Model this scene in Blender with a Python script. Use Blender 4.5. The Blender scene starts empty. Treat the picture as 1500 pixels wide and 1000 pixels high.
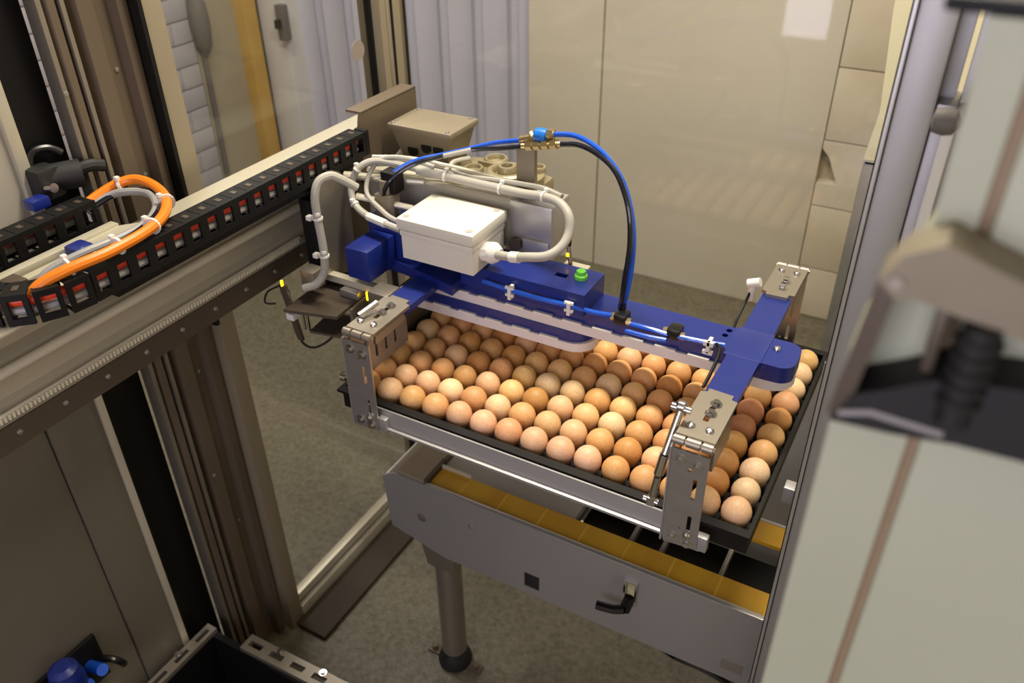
import bpy, bmesh, math, random
from mathutils import Vector, Matrix
random.seed(7)
PI = math.pi
EZ = 0.937                      # height of the egg centres above the floor; z below is measured from there
OFF = Vector((0, 0, EZ))
FL = -EZ                        # floor level in that measure
scene = bpy.context.scene
COL = scene.collection

# ------------------------------------------------------------------ camera, world, light
cam_d = bpy.data.cameras.new('camera'); cam = bpy.data.objects.new('camera', cam_d); COL.objects.link(cam)
yaw, pit, rol = -0.514888, 0.592670, -0.014108
d = Vector((math.sin(yaw)*math.cos(pit), math.cos(yaw)*math.cos(pit), -math.sin(pit)))
rt = Vector((math.cos(yaw), -math.sin(yaw), 0)); up = rt.cross(d)
rt, up = math.cos(rol)*rt + math.sin(rol)*up, -math.sin(rol)*rt + math.cos(rol)*up
M = Matrix((rt, up, -d)).transposed().to_4x4(); M.translation = Vector((0.80503, -0.90853, 0.88579)) + OFF
cam.matrix_world = M
cam_d.sensor_width = 36; cam_d.lens = 1231.0/1500*36; cam_d.clip_start = 0.02
cam_d.dof.use_dof = True; cam_d.dof.focus_distance = 1.28; cam_d.dof.aperture_fstop = 5.0
scene.camera = cam

world = bpy.data.worlds.new('world'); scene.world = world; world.use_nodes = True
world.node_tree.nodes['Background'].inputs[0].default_value = (0.60, 0.58, 0.66, 1)
world.node_tree.nodes['Background'].inputs[1].default_value = 0.06

def area(name, loc, target, sx, sy, power, col):
    l = bpy.data.lights.new(name, 'AREA'); l.shape = 'RECTANGLE'; l.size = sx; l.size_y = sy; l.energy = power; l.color = col
    o = bpy.data.objects.new(name, l); COL.objects.link(o); o.location = loc
    o.rotation_euler = (Vector(target) - Vector(loc)).to_track_quat('-Z', 'Y').to_euler()
    return o
DAY = (0.86, 0.82, 1.0); WARM = (1.0, 0.92, 0.76)
area('window_front_offscreen', (0.70, -2.29, 1.75), (0.70, 0, 1.55), 1.15, 1.2, 16, DAY)
area('window_narrow_offscreen', (-0.05, -2.29, 1.40), (-0.05, 0, 1.40), 0.22, 1.4, 4.5, DAY)
area('ceiling_lamp_tray_offscreen', (0.30, 0.42, 2.80), (0.30, 0.42, 0), 1.2, 0.16, 46, WARM)
area('added_lamp_side_offscreen', (-1.45, 0.9, 2.80), (-1.45, 0.9, 0), 0.16, 1.2, 22, (1.0, 0.92, 0.84))  # unseen fill lamp, added to brighten the floor beyond the left glass
vs = scene.view_settings
vs.view_transform = 'Standard'; vs.look = 'None'; vs.gamma = 1.0; vs.use_curve_mapping = False; vs.exposure = 0.28

# ------------------------------------------------------------------ materials
def lin(c):
    return tuple((v/12.92 if v <= 0.04045 else ((v+0.055)/1.055)**2.4) for v in [x/255 for x in c])
MATS = {}
def mat(name, rgb, rough=0.5, metal=0.0, var=0.0, scale=20, bump=0.0, bscale=80, spec=0.5, rgb2=None, emit=0, stretch=None, coat=0):
    m = bpy.data.materials.new(name); m.use_nodes = True; nt = m.node_tree; b = nt.nodes['Principled BSDF']
    c = lin(rgb) + (1,); b.inputs['Base Color'].default_value = c
    b.inputs['Roughness'].default_value = rough; b.inputs['Metallic'].default_value = metal
    b.inputs['Specular IOR Level'].default_value = spec
    if coat: b.inputs['Coat Weight'].default_value = coat
    if emit:
        b.inputs['Emission Color'].default_value = c; b.inputs['Emission Strength'].default_value = emit
    if var or bump:
        tc = nt.nodes.new('ShaderNodeTexCoord'); src = tc.outputs['Object']
        if stretch:
            mp = nt.nodes.new('ShaderNodeMapping'); mp.inputs['Scale'].default_value = stretch
            nt.links.new(src, mp.inputs[0]); src = mp.outputs[0]
    if var:
        n = nt.nodes.new('ShaderNodeTexNoise'); n.inputs['Scale'].default_value = scale; n.inputs['Detail'].default_value = 6
        nt.links.new(src, n.inputs['Vector'])
        r = nt.nodes.new('ShaderNodeValToRGB'); r.color_ramp.elements[0].position = 0.3; r.color_ramp.elements[1].position = 0.7
        c2 = lin(rgb2) if rgb2 else tuple(x*(1-var) for x in c[:3])
        r.color_ramp.elements[0].color = tuple(c2) + (1,); r.color_ramp.elements[1].color = c
        nt.links.new(n.outputs['Fac'], r.inputs['Fac']); nt.links.new(r.outputs['Color'], b.inputs['Base Color'])
        rr = nt.nodes.new('ShaderNodeMapRange'); rr.inputs['To Min'].default_value = min(1, rough*1.2); rr.inputs['To Max'].default_value = rough*0.85
        nt.links.new(n.outputs['Fac'], rr.inputs['Value']); nt.links.new(rr.outputs[0], b.inputs['Roughness'])
    if bump:
        n2 = nt.nodes.new('ShaderNodeTexNoise'); n2.inputs['Scale'].default_value = bscale; n2.inputs['Detail'].default_value = 4
        nt.links.new(src, n2.inputs['Vector'])
        bp = nt.nodes.new('ShaderNodeBump'); bp.inputs['Strength'].default_value = bump; bp.inputs['Distance'].default_value = 0.01
        nt.links.new(n2.outputs['Fac'], bp.inputs['Height']); nt.links.new(bp.outputs[0], b.inputs['Normal'])
    MATS[name] = m
    return m

mat('concrete', (124, 118, 100), 0.42, 0, 1, 70, 0.2, 140, rgb2=(94, 88, 68))
mat('wall_panel', (222, 215, 200), 0.5, 0, 1, 1.2, 0.03, 20, rgb2=(212, 203, 184))
mat('block_white', (224, 214, 196), 0.7, 0, 1, 4, 0.1, 40, rgb2=(208, 195, 170))
mat('mortar', (176, 164, 140), 0.9)
mat('brick_grey', (176, 172, 176), 0.7, 0, 0.12, 6, 0.15, 30)
mat('tan_wall', (168, 158, 136), 0.7, 0, 0.1, 3)
mat('yellow_board', (206, 170, 92), 0.6, 0, 1, 6, rgb2=(190, 150, 74))
mat('white_pillar', (222, 219, 217), 0.5, 0, 0.05, 3)
mat('curtain', (202, 201, 216), 0.28, 0, 0.06, 3, spec=0.6)
mat('ceiling_white', (225, 222, 212), 0.8)
mat('steel', (172, 167, 164), 0.38, 0.8, 0.12, 9, 0.02, 200, stretch=(1, 6, 6))
mat('steel_plain', (176, 173, 172), 0.42, 0.62, 0.10, 5)
mat('steel_warm', (160, 151, 138), 0.40, 0.75, 0.14, 8)
mat('steel_dark', (104, 92, 80), 0.45, 0.6, 0.2, 3)
mat('cord_grey', (104, 98, 94), 0.6)
mat('steel_brown', (112, 98, 82), 0.5, 0.35, 0.2, 2.5)
mat('chrome', (205, 202, 200), 0.16, 1.0)
mat('alu', (202, 195, 174), 0.36, 0.35, 0.08, 6)
mat('alu_bright', (190, 187, 186), 0.33, 0.65, 0.08, 6)
mat('frame_tan', (160, 148, 126), 0.45, 0.4, 0.1, 3)
mat('black', (10, 9, 9), 0.55, spec=0.3)
mat('black_gloss', (16, 15, 16), 0.28)
mat('rubber', (24, 23, 24), 0.6)
mat('tray_black', (15, 12, 11), 0.5, 0, 0.3, 8, spec=0.3)
mat('blue', (17, 37, 118), 0.38, 0, 0.12, 10, coat=0.2)
mat('blue_hose', (28, 88, 205), 0.22, coat=0.5)
mat('blue_fit', (24, 110, 200), 0.35)
mat('black_hose', (16, 18, 30), 0.22, coat=0.5)
mat('white_plastic', (226, 222, 214), 0.42)
mat('white_band', (218, 212, 212), 0.45)
mat('box_white', (220, 215, 201), 0.45, 0, 0.04, 10)
mat('conduit_grey', (168, 164, 153), 0.5)
mat('cast', (172, 160, 128), 0.42, 0.55, 0.25, 22, 0.1, 60)
mat('cast_grey', (146, 135, 114), 0.48, 0.35, 0.15, 14)
mat('brass', (196, 178, 138), 0.25, 0.95)
mat('orange', (236, 128, 26), 0.42)
mat('red', (236, 70, 36), 0.5)
mat('grey_cable', (150, 148, 146), 0.45)
mat('gold', (206, 160, 34), 0.42, 0, 1, 14, rgb2=(186, 138, 24), stretch=(1, .2, 1))
mat('gold_joint', (216, 172, 56), 0.4)
mat('cream', (184, 187, 162), 0.5, 0, 1, 3, 0.06, 30, rgb2=(174, 177, 150))
mat('rod', (214, 206, 184), 0.5)
mat('plinth', (64, 54, 42), 0.7)
mat('panel_grey', (166, 159, 144), 0.55)
mat('cream_seam', (150, 128, 100), 0.6)
mat('cream_far', (222, 214, 182), 0.5)
mat('green_cap', (110, 205, 60), 0.4)
mat('led_yellow', (255, 200, 20), 0.4, emit=3.0)
mat('pink', (190, 140, 122), 0.5)
mat('sticker', (140, 128, 118), 0.6)
mat('label_plate', (150, 142, 132), 0.4, 0.5)
mat('door_grey', (120, 112, 98), 0.5, 0.3, 0.15, 2)

def glass_mat():
    m = bpy.data.materials.new('clear_pane'); m.use_nodes = True; nt = m.node_tree; nt.nodes.clear()
    o = nt.nodes.new('ShaderNodeOutputMaterial'); mx = nt.nodes.new('ShaderNodeMixShader')
    t = nt.nodes.new('ShaderNodeBsdfTransparent'); t.inputs[0].default_value = (0.95, 0.955, 0.95, 1)
    g = nt.nodes.new('ShaderNodeBsdfGlossy'); g.inputs['Roughness'].default_value = 0.03
    lw = nt.nodes.new('ShaderNodeLayerWeight'); lw.inputs['Blend'].default_value = 0.5
    pw = nt.nodes.new('ShaderNodeMath'); pw.operation = 'POWER'; pw.inputs[1].default_value = 5.0
    f = nt.nodes.new('ShaderNodeMath'); f.operation = 'MULTIPLY_ADD'; f.inputs[1].default_value = 0.9; f.inputs[2].default_value = 0.03
    nt.links.new(lw.outputs['Facing'], pw.inputs[0]); nt.links.new(pw.outputs[0], f.inputs[0])
    nt.links.new(f.outputs[0], mx.inputs[0]); nt.links.new(t.outputs[0], mx.inputs[1]); nt.links.new(g.outputs[0], mx.inputs[2]); nt.links.new(mx.outputs[0], o.inputs[0])
    MATS['glass'] = m
glass_mat()

def egg_mat():
    m = bpy.data.materials.new('eggshell'); m.use_nodes = True; nt = m.node_tree; b = nt.nodes['Principled BSDF']
    oi = nt.nodes.new('ShaderNodeObjectInfo'); tc = nt.nodes.new('ShaderNodeTexCoord')
    n = nt.nodes.new('ShaderNodeTexNoise'); n.inputs['Scale'].default_value = 260; n.inputs['Detail'].default_value = 3
    va = nt.nodes.new('ShaderNodeVectorMath'); nt.links.new(tc.outputs['Object'], va.inputs[0]); nt.links.new(oi.outputs['Location'], va.inputs[1])
    nt.links.new(va.outputs[0], n.inputs['Vector'])
    mr = nt.nodes.new('ShaderNodeMapRange'); mr.inputs['From Min'].default_value = 0.35; mr.inputs['From Max'].default_value = 0.65
    mr.inputs['To Min'].default_value = 0.90; mr.inputs['To Max'].default_value = 1.03
    nt.links.new(n.outputs['Fac'], mr.inputs['Value'])
    mu = nt.nodes.new('ShaderNodeVectorMath'); mu.operation = 'SCALE'
    nt.links.new(oi.outputs['Color'], mu.inputs[0]); nt.links.new(mr.outputs[0], mu.inputs['Scale'])
    nt.links.new(mu.outputs[0], b.inputs['Base Color'])
    b.inputs['Roughness'].default_value = 0.48; b.inputs['Specular IOR Level'].default_value = 0.4
    b.inputs['Subsurface Weight'].default_value = 0.0
    MATS['egg'] = m
egg_mat()

# ------------------------------------------------------------------ mesh helpers
def catmull(pts, k=6):
    P = [Vector(p) for p in pts]
    if len(P) < 3: return P
    out = []
    Q = [2*P[0]-P[1]] + P + [2*P[-1]-P[-2]]
    for i in range(1, len(Q)-2):
        a, b, c, e = Q[i-1], Q[i], Q[i+1], Q[i+2]
        for j in range(k):
            t = j/k
            out.append(0.5*((2*b)+(c-a)*t+(2*a-5*b+4*c-e)*t*t+(3*b-a-3*c+e)*t**3))
    out.append(P[-1]); return out

def arc(cx, cy, r, a0, a1, n=8):
    return [(cx+r*math.cos(math.radians(a0+(a1-a0)*i/n)), cy+r*math.sin(math.radians(a0+(a1-a0)*i/n))) for i in range(n+1)]

def rect(a0, a1, b0, b1): return [(a0, b0), (a1, b0), (a1, b1), (a0, b1)]
def circ(a, b, r, n=14): return [(a+r*math.cos(2*PI*i/n), b+r*math.sin(2*PI*i/n)) for i in range(n)]

class MB:
    def __init__(s): s.v = []; s.f = []
    def add(s, v, f):
        n = len(s.v); s.v += [Vector(p) for p in v]; s.f += [[i+n for i in q] for q in f]; return s
    def box(s, x0, x1, y0, y1, z0, z1, bev=0, rot=None, piv=None):
        v = [Vector((x, y, z)) for x in (x0, x1) for y in (y0, y1) for z in (z0, z1)]
        f = [[0,1,3,2],[4,6,7,5],[0,4,5,1],[2,3,7,6],[0,2,6,4],[1,5,7,3]]
        if bev:
            bm = bmesh.new(); vv = [bm.verts.new(p) for p in v]
            for q in f: bm.faces.new([vv[i] for i in q])
            bmesh.ops.bevel(bm, geom=bm.edges[:], offset=bev, segments=2, affect='EDGES', profile=0.6)
            bm.verts.index_update(); v = [p.co.copy() for p in bm.verts]; f = [[p.index for p in q.verts] for q in bm.faces]; bm.free()
        if rot is not None:
            c = Vector(piv) if piv else Vector(((x0+x1)/2, (y0+y1)/2, (z0+z1)/2))
            v = [rot @ (p-c) + c for p in v]
        return s.add(v, f)
    def cyl(s, p0, p1, r, n=14, r2=None):
        p0, p1 = Vector(p0), Vector(p1); r2 = r if r2 is None else r2
        q = (p1-p0).to_track_quat('Z', 'Y').to_matrix()
        v = []
        for p, rr in ((p0, r), (p1, r2)):
            v += [p + q @ Vector((rr*math.cos(2*PI*i/n), rr*math.sin(2*PI*i/n), 0)) for i in range(n)]
        f = [[i, (i+1) % n, n+(i+1) % n, n+i] for i in range(n)] + [list(range(n))[::-1], list(range(n, 2*n))]
        return s.add(v, f)
    def tube(s, pts, r, n=10, k=6, smooth=True):
        P = catmull(pts, k) if smooth else [Vector(p) for p in pts]
        v = []; up0 = None
        for i, p in enumerate(P):
            t = (P[min(i+1, len(P)-1)] - P[max(i-1, 0)]).normalized()
            if up0 is None: up0 = t.orthogonal().normalized()
            up0 = (up0 - t*up0.dot(t)).normalized(); w = t.cross(up0)
            v += [p + r*(math.cos(2*PI*j/n)*up0 + math.sin(2*PI*j/n)*w) for j in range(n)]
        L = len(P)
        f = [[i*n+j, i*n+(j+1) % n, (i+1)*n+(j+1) % n, (i+1)*n+j] for i in range(L-1) for j in range(n)]
        f += [list(range(n))[::-1], list(range((L-1)*n, L*n))]
        return s.add(v, f)
    def prism(s, poly, axis, a0, a1):
        # poly: 2D outline; axis 'z' -> (x,y), 'y' -> (x,z), 'x' -> (y,z)
        def P(p, a): return {'z': (p[0], p[1], a), 'y': (p[0], a, p[1]), 'x': (a, p[0], p[1])}[axis]
        n = len(poly)
        v = [P(p, a0) for p in poly] + [P(p, a1) for p in poly]
        f = [[i, (i+1) % n, n+(i+1) % n, n+i] for i in range(n)] + [list(range(n))[::-1], list(range(n, 2*n))]
        return s.add(v, f)
    def plate(s, outer, holes, axis, a0, a1):
        # flat outline with any number of through holes
        from mathutils.geometry import tessellate_polygon
        def P(p, a): return {'z': (p[0], p[1], a), 'y': (p[0], a, p[1]), 'x': (a, p[0], p[1])}[axis]
        loops = [list(outer)] + [list(h) for h in holes]; flat = [p for L in loops for p in L]; n = len(flat)
        tri = [list(t) for t in tessellate_polygon([[Vector((p[0], p[1], 0)) for p in L] for L in loops])]
        f = [t[::-1] for t in tri] + [[i+n for i in t] for t in tri]; k = 0
        for L in loops:
            m = len(L); f += [[k+i, k+(i+1) % m, n+k+(i+1) % m, n+k+i] for i in range(m)]; k += m
        return s.add([P(p, a0) for p in flat] + [P(p, a1) for p in flat], f)
    def frame(s, outer, inner, axis, a0, a1):
        # outline with a hole of the same point count
        def P(p, a): return {'z': (p[0], p[1], a), 'y': (p[0], a, p[1]), 'x': (a, p[0], p[1])}[axis]
        n = len(outer)
        v = [P(p, a0) for p in outer] + [P(p, a1) for p in outer] + [P(p, a0) for p in inner] + [P(p, a1) for p in inner]
        f = []
        for i in range(n):
            j = (i+1) % n
            f += [[i, j, n+j, n+i], [2*n+j, 2*n+i, 3*n+i, 3*n+j], [j, i, 2*n+i, 2*n+j], [n+i, n+j, 3*n+j, 3*n+i]]
        return s.add(v, f)
    def lathe(s, prof, o, axis='z', n=20):
        o = Vector(o); v = []
        for r, h in prof:
            for i in range(n):
                c, q = r*math.cos(2*PI*i/n), r*math.sin(2*PI*i/n)
                v.append(o + Vector({'z': (c, q, h), 'y': (c, h, q), 'x': (h, c, q)}[axis]))
        L = len(prof)
        f = [[i*n+j, i*n+(j+1) % n, (i+1)*n+(j+1) % n, (i+1)*n+j] for i in range(L-1) for j in range(n)]
        f += [list(range(n))[::-1], list(range((L-1)*n, L*n))]
        return s.add(v, f)
    def mesh(s, name, m, base=Vector((0,0,0)), ang=35):
        me = bpy.data.meshes.new(name); me.from_pydata([p-base for p in s.v], [], s.f)
        bm = bmesh.new(); bm.from_mesh(me); bmesh.ops.recalc_face_normals(bm, faces=bm.faces); bm.to_mesh(me); bm.free()
        me.shade_smooth(); me.set_sharp_from_angle(angle=math.radians(ang))
        me.materials.append(MATS[m]); return me

BASE = {}
def tag(o, label=None, cat=None, group=None, kind=None):
    for k, v in (('label', label), ('category', cat), ('group', group), ('kind', kind)):
        if v: o[k] = v
    return o
def thing(name, base, label, cat, group=None):
    o = bpy.data.objects.new(name, None); COL.objects.link(o); o.empty_display_size = 0.05
    o.location = Vector(base) + OFF; BASE[o] = Vector(base); return tag(o, label, cat, group)
def part(name, mb, m, parent, label=None, kind=None):
    b = BASE[parent]; o = bpy.data.objects.new(name, mb.mesh(name, m, b)); COL.objects.link(o); o.parent = parent; BASE[o] = b
    return tag(o, label, kind=kind)
def solid(name, mb, m, label=None, cat=None, group=None, kind=None, base=None):
    if base is None:
        lo = [min(p[i] for p in mb.v) for i in range(3)]; hi = [max(p[i] for p in mb.v) for i in range(3)]
        base = Vector(((lo[0]+hi[0])/2, (lo[1]+hi[1])/2, lo[2]))
    base = Vector(base); o = bpy.data.objects.new(name, mb.mesh(name, m, base)); COL.objects.link(o); o.location = base + OFF; BASE[o] = base
    return tag(o, label, cat, group, kind)
def inst(name, me, parent, loc, rot=None, label=None):
    o = bpy.data.objects.new(name, me); COL.objects.link(o); o.parent = parent; o.location = Vector(loc) - BASE[parent]; BASE[o] = BASE[parent]
    if rot: o.rotation_euler = rot
    return tag(o, label)
def struct(name, mb, m): return solid(name, mb, m, kind='structure')

# shared small hardware, axis +z
BOLT = MB().cyl((0,0,0), (0,0,.0015), .0085, 14).cyl((0,0,.0015), (0,0,.0062), .0052, 6, .0050).mesh('bolt', 'chrome')
DOME = MB().lathe([(.0062,0), (.0062,.002), (.0048,.0045), (.002,.0058), (.0004,.006)], (0,0,0), 'z', 12).mesh('dome_bolt', 'chrome')
RIVET = MB().lathe([(.0045,0), (.004,.002), (.0005,.003)], (0,0,0), 'z', 10).mesh('rivet', 'steel')

# ------------------------------------------------------------------ the room
CEIL = 2.9 - EZ
struct('floor', MB().box(-2.5, 2.3, -2.5, 3.0, FL-.08, FL), 'concrete')
struct('ceiling', MB().box(-2.5, 2.3, -2.5, 3.0, CEIL, CEIL+.08), 'ceiling_white')
WY = 2.17
wb = struct('wall_back', MB().box(-.84, 0.36, WY+.03, WY+.12, FL, CEIL), 'mortar')
for x0, x1 in ((-.84, -.517), (-.511, 0.36)):
    part('panel', MB().box(x0, x1, WY, WY+.03, FL, CEIL, .004), 'wall_panel', wb)
# block masonry to the right of the panels
wbl = struct('wall_blockwork', MB().box(0.36, 2.3, WY+.05, WY+.12, FL, CEIL), 'mortar')
rowz = [FL, -.723, -.463, -.213, .045, .30, .56, .82, 1.08, 1.34, 1.60, CEIL]
for i in range(len(rowz)-1):
    x = 0.362; first = True
    while x < 2.29:
        w = (.19 if i % 2 else .36) if first else .40; first = False
        x2 = min(x+w, 2.298)
        jy = random.uniform(-.002, .003)
        if i == 2 and x < .37:       # chipped corner of the damaged block
            part('block', MB().prism([(x+.0012, rowz[i]+.0022), (x2-.0012, rowz[i]+.0022), (x2-.0012, rowz[i+1]-.0022), (x+.0012, rowz[i+1]-.0022), (x+.0012, rowz[i+1]-.03), (x+.03, rowz[i+1]-.06), (x+.075, rowz[i+1]-.16), (x+.0012, rowz[i+1]-.165)], 'y', WY+jy, WY+.05), 'block_white', wbl)
        else:
            part('block', MB().box(x+.0012, x2-.0012, WY+jy, WY+.05, rowz[i]+.0022, rowz[i+1]-.0022, .003), 'block_white', wbl)
        x = x2
struct('wall_lintel', MB().box(-2.3, -.84, WY, WY+.12, 2.35-EZ, CEIL), 'wall_panel')
wr = struct('wall_right', MB().box(2.2, 2.3, -2.5, WY, FL, CEIL), 'wall_panel')
# left wall: smooth part and grey brick part
wl = struct('wall_left', MB().box(-2.42, -2.32, -2.5, 3.0, FL, CEIL), 'mortar')
part('render_coat', MB().box(-2.32, -2.302, 1.76, 3.0, FL, CEIL), 'tan_wall', wl)
bh = .096; nb = int((CEIL-FL)/bh)
BR = MB().box(0, .02, -.1085, .1085, 0, bh-.005, .003).mesh('brick', 'brick_grey')
BRH = MB().box(0, .02, -.0535, .0535, 0, bh-.005, .003).mesh('brick', 'brick_grey')
for i in range(nb):
    for k in range(6):
        yc = 1.755 - .11 - .22*k - (.11 if i % 2 else 0)
        inst('brick', BR, wl, (-2.32, yc, FL + i*bh))
    if i % 2: inst('brick', BRH, wl, (-2.32, 1.70, FL + i*bh))
struct('wall_front', MB().box(-2.5, -.17, -2.5, -2.3, FL, CEIL).box(.07, .12, -2.5, -2.3, FL, CEIL).box(1.28, 2.3, -2.5, -2.3, FL, CEIL)
       .box(-.17, .07, -2.5, -2.3, FL, .69-EZ).box(-.17, .07, -2.5, -2.3, 2.12-EZ, CEIL)
       .box(.12, 1.28, -2.5, -2.3, FL, 1.14-EZ).box(.12, 1.28, -2.5, -2.3, 2.36-EZ, CEIL), 'wall_panel')
# doorway with yellow jamb and white pillar
t1 = struct('trim_1', MB().box(-2.32, -2.24, 2.02, 2.10, FL, 2.35-EZ, .004), 'yellow_board')
t2 = struct('trim_2', MB().box(-2.26, -2.10, 2.13, 2.29, FL, 2.35-EZ, .006), 'white_pillar')
dh = thing('door_latch', (-2.095, 2.10, -.13), 'dark grey door latch on the white pillar by the strip curtain', 'latch')
part('latch_plate', MB().box(-2.12, -2.07, 2.09, 2.13, -.13, .03, .008), 'cord_grey', dh)
part('lever', MB().box(-2.105, -2.085, 2.06, 2.09, -.07, -.03, .004), 'black', dh)
sc = thing('strip_curtain', (-1.45, 2.24, FL), 'lilac tinted plastic strip curtain hanging in the doorway behind the glass', 'curtain')
part('hanging_rail', MB().box(-2.1, -.84, 2.22, 2.27, 2.30-EZ, 2.34-EZ), 'steel', sc)
for i in range(15):
    xc = -2.06 + i*.086; dy = .012 if i % 2 else 0
    n = 8; w = .058
    prof = [(xc - w + 2*w*j/n, 2.225+dy + .012*(1-((j-n/2)/(n/2))**2)) for j in range(n+1)]
    prof += [(x, y+.003) for x, y in prof[::-1]]
    part('strip', MB().prism(prof, 'z', FL+.01, 2.31-EZ), 'curtain', sc)
pc = thing('pull_cord', (-2.29, 1.73, FL+.4), 'grey pull cord with bulb shaped handle hanging on the brick wall', 'cord')
part('cord', MB().tube([(-2.285, 1.79, 1.6), (-2.285, 1.78, .3), (-2.285, 1.78, -.2), (-2.285, 1.77, -.70)], .012, 8), 'cord_grey', pc)
part('bulb_handle', MB().lathe([(.004,-.17), (.035,-.12), (.045,-.02), (.04,.06), (.02,.10), (.012,.13)], (-2.27, 1.78, .02), 'z', 16), 'cord_grey', pc)

# above the frame: tray lamp, plus one added to brighten the left room
for x, y, lab in ((.30, .42, 'long white ceiling lamp above the gripper and egg tray'), (-1.45, .9, 'long white fill lamp added over the floor beyond the left glass')  ):
    L = thing('offscreen_lamp', (x, y, CEIL-.09), lab, 'lamp')
    ax, ay = (.65, .1) if -1 < x < 1 else (.1, .65)
    part('housing', MB().box(x-ax, x+ax, y-ay, y+ay, CEIL-.05, CEIL, .006), 'white_plastic', L)
    for sg in (-1, 1):
        ex, ey = (sg*.64, 0) if ax > ay else (0, sg*.64)
        part('end_cap', MB().box(x+ex-(.02 if ex else .09), x+ex+(.02 if ex else .09), y+ey-(.02 if ey else .09), y+ey+(.02 if ey else .09), CEIL-.10, CEIL-.05), 'white_plastic', L)

# ------------------------------------------------------------------ the enclosure: posts and panes
GX = -.40
win1 = struct('window_1', MB().box(GX-.003, GX+.003, .06, .61, FL+.08, 1.2), 'glass')
part('window_frame', MB().box(GX-.02, GX+.02, .02, .06, FL, 1.2, .003), 'frame_tan', win1)
part('window_sill', MB().box(GX-.02, GX+.022, .06, .61, FL, FL+.045, .003).box(GX-.012, GX+.012, .06, .61, FL+.055, FL+.08, .002), 'alu', win1)
part('gasket', MB().box(GX-.006, GX+.006, .06, .61, FL+.045, FL+.055).box(GX-.008, GX+.008, .604, .61, FL+.05, 1.2).box(GX-.022, GX+.0225, .012, .02, 0, 1.2), 'black', win1)
st = part('sticker', MB().cyl((GX+.0032, .555, .395), (GX+.0042, .555, .395), .022, 20), 'sticker', win1, 'round brownish grey sticker on the pane')
cp = solid('enclosure_post', MB().prism([(GX-.03, .61), (GX+.03, .61), (GX+.03, .63), (GX+.022, .634), (GX+.03, .638), (GX+.03, .70), (GX-.03, .70)], 'z', FL, 1.3), 'frame_tan', 'grooved tan metal corner post of the enclosure behind the gear motor', 'post')
part('gasket', MB().box(GX+.0301, GX+.033, .646, .652, -.6, 1.3).box(GX+.0301, GX+.033, .694, .70, -.6, 1.3), 'black', cp)
struct('baseboard_left', MB().box(-.376, -.285, .03, .61, FL, FL+.014, .003), 'plinth')
BYG = .685
win2 = struct('window_2', MB().box(GX+.03, .70, BYG-.003, BYG+.003, FL+.05, 1.2), 'glass')
part('window_frame', MB().box(.70, .735, BYG-.02, BYG+.02, FL, 1.2, .003), 'alu_bright', win2)
part('window_sill', MB().box(GX+.03, .70, BYG-.02, BYG+.02, FL, FL+.05, .003), 'alu', win2)
part('kick_plate', MB().box(.40, .70, BYG-.03, BYG-.022, FL, -.14, .002), 'alu_bright', win2)
part('gasket', MB().box(.696, .70, BYG-.012, BYG-.004, FL+.05, .25), 'black', win2)

# brown steel column by the rail
colm = thing('steel_column', (GX, -.07, FL), 'dark brown profiled steel column behind the cable chain', 'column')
part('column_body', MB().prism([(-.455, -.120), (-.43, -.120), (-.415, -.112), (-.415, -.100), (-.430, -.095), (-.430, -.075), (-.412, -.068), (-.412, -.040), (-.42, -.036), (-.42, -.012), (-.400, -.008), (-.400, .010), (-.455, .010)], 'z', FL, 1.3), 'steel_brown', colm)
part('column_trim', MB().box(-.445, -.415, -.130, -.121, FL, 1.3, .002), 'steel_warm', colm)
part('column_trim', MB().box(-.429, -.412, -.094, -.086, FL, 1.3, .002), 'steel_warm', colm)
for y, z in ((-.024, .50), (-.024, .32), (-.024, -.1), (-.06, -.35), (-.024, -.52), (-.126, .49)):
    inst('bolt', RIVET, colm, (-.42 if y > -.03 else (-.412 if y > -.1 else -.415), y, z), (0, PI/2, 0))
# dark gap and panels further left
solid('cable_duct', MB().box(-.52, -.46, -.205, -.124, FL, 1.3, .004), 'black', 'black upright cable duct beside the brown steel column', 'duct')
for z in (-.55, -.68): pass
sp = thing('side_panel', (-.44, -.4, FL), 'brown brushed steel cover panel below the gantry rail', 'panel')
part('panel_sheet', MB().box(-.46, -.445, -.62, -.332, FL, .05, .003), 'door_grey', sp)
part('panel_sheet', MB().box(-.46, -.440, -.330, -.225, FL, .05, .003), 'door_grey', sp)
part('edge_strip', MB().box(-.450, -.434, -.236, -.222, FL+.05, .05, .002), 'alu', sp)
lp = thing('light_panel', (-.44, -.36, .2), 'pale grey framed panel standing left of the black duct', 'panel')
part('panel_sheet', MB().box(-.46, -.45, -.9, -.222, .1, 1.3), 'panel_grey', lp)
part('panel_frame', MB().box(-.46, -.44, -.222, -.202, .1, 1.3, .003), 'alu', lp)

# right hand post
rp = thing('enclosure_post', (.75, .08, FL), 'bright lilac stainless steel post beside the open tray end', 'post')
part('post_body', MB().box(.732, .770, .03, .09, FL, 1.3, .004), 'steel_plain', rp)
part('post_body', MB().box(.7705, .790, .034, .09, FL, .605, .003), 'steel_plain', rp)
part('edge_strip', MB().box(.727, .7315, .026, .09, FL, 1.3, .001), 'alu_bright', rp)
part('gasket', MB().box(.7245, .727, .04, .09, FL, 1.3), 'black', rp)
part('rear_channel', MB().box(.7905, .83, .01, .09, FL, 1.3, .002), 'steel_plain', rp)
part('channel_gap', MB().box(.770, .784, .06, .09, .605, 1.3), 'steel_plain', rp)
part('block', MB().box(.706, .7245, .07, .09, -.015, .015, .002), 'steel_plain', rp)
part('white_strip', MB().box(.783, .794, -.004, .008, .44, .598, .003), 'white_plastic', rp, 'bright white strip')  # bright streak on the post drawn as a white strip
kb = thing('locking_knob', (.80, -.06, .60), 'dark and pink blurred clamp knob on the right post', 'knob')
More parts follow.
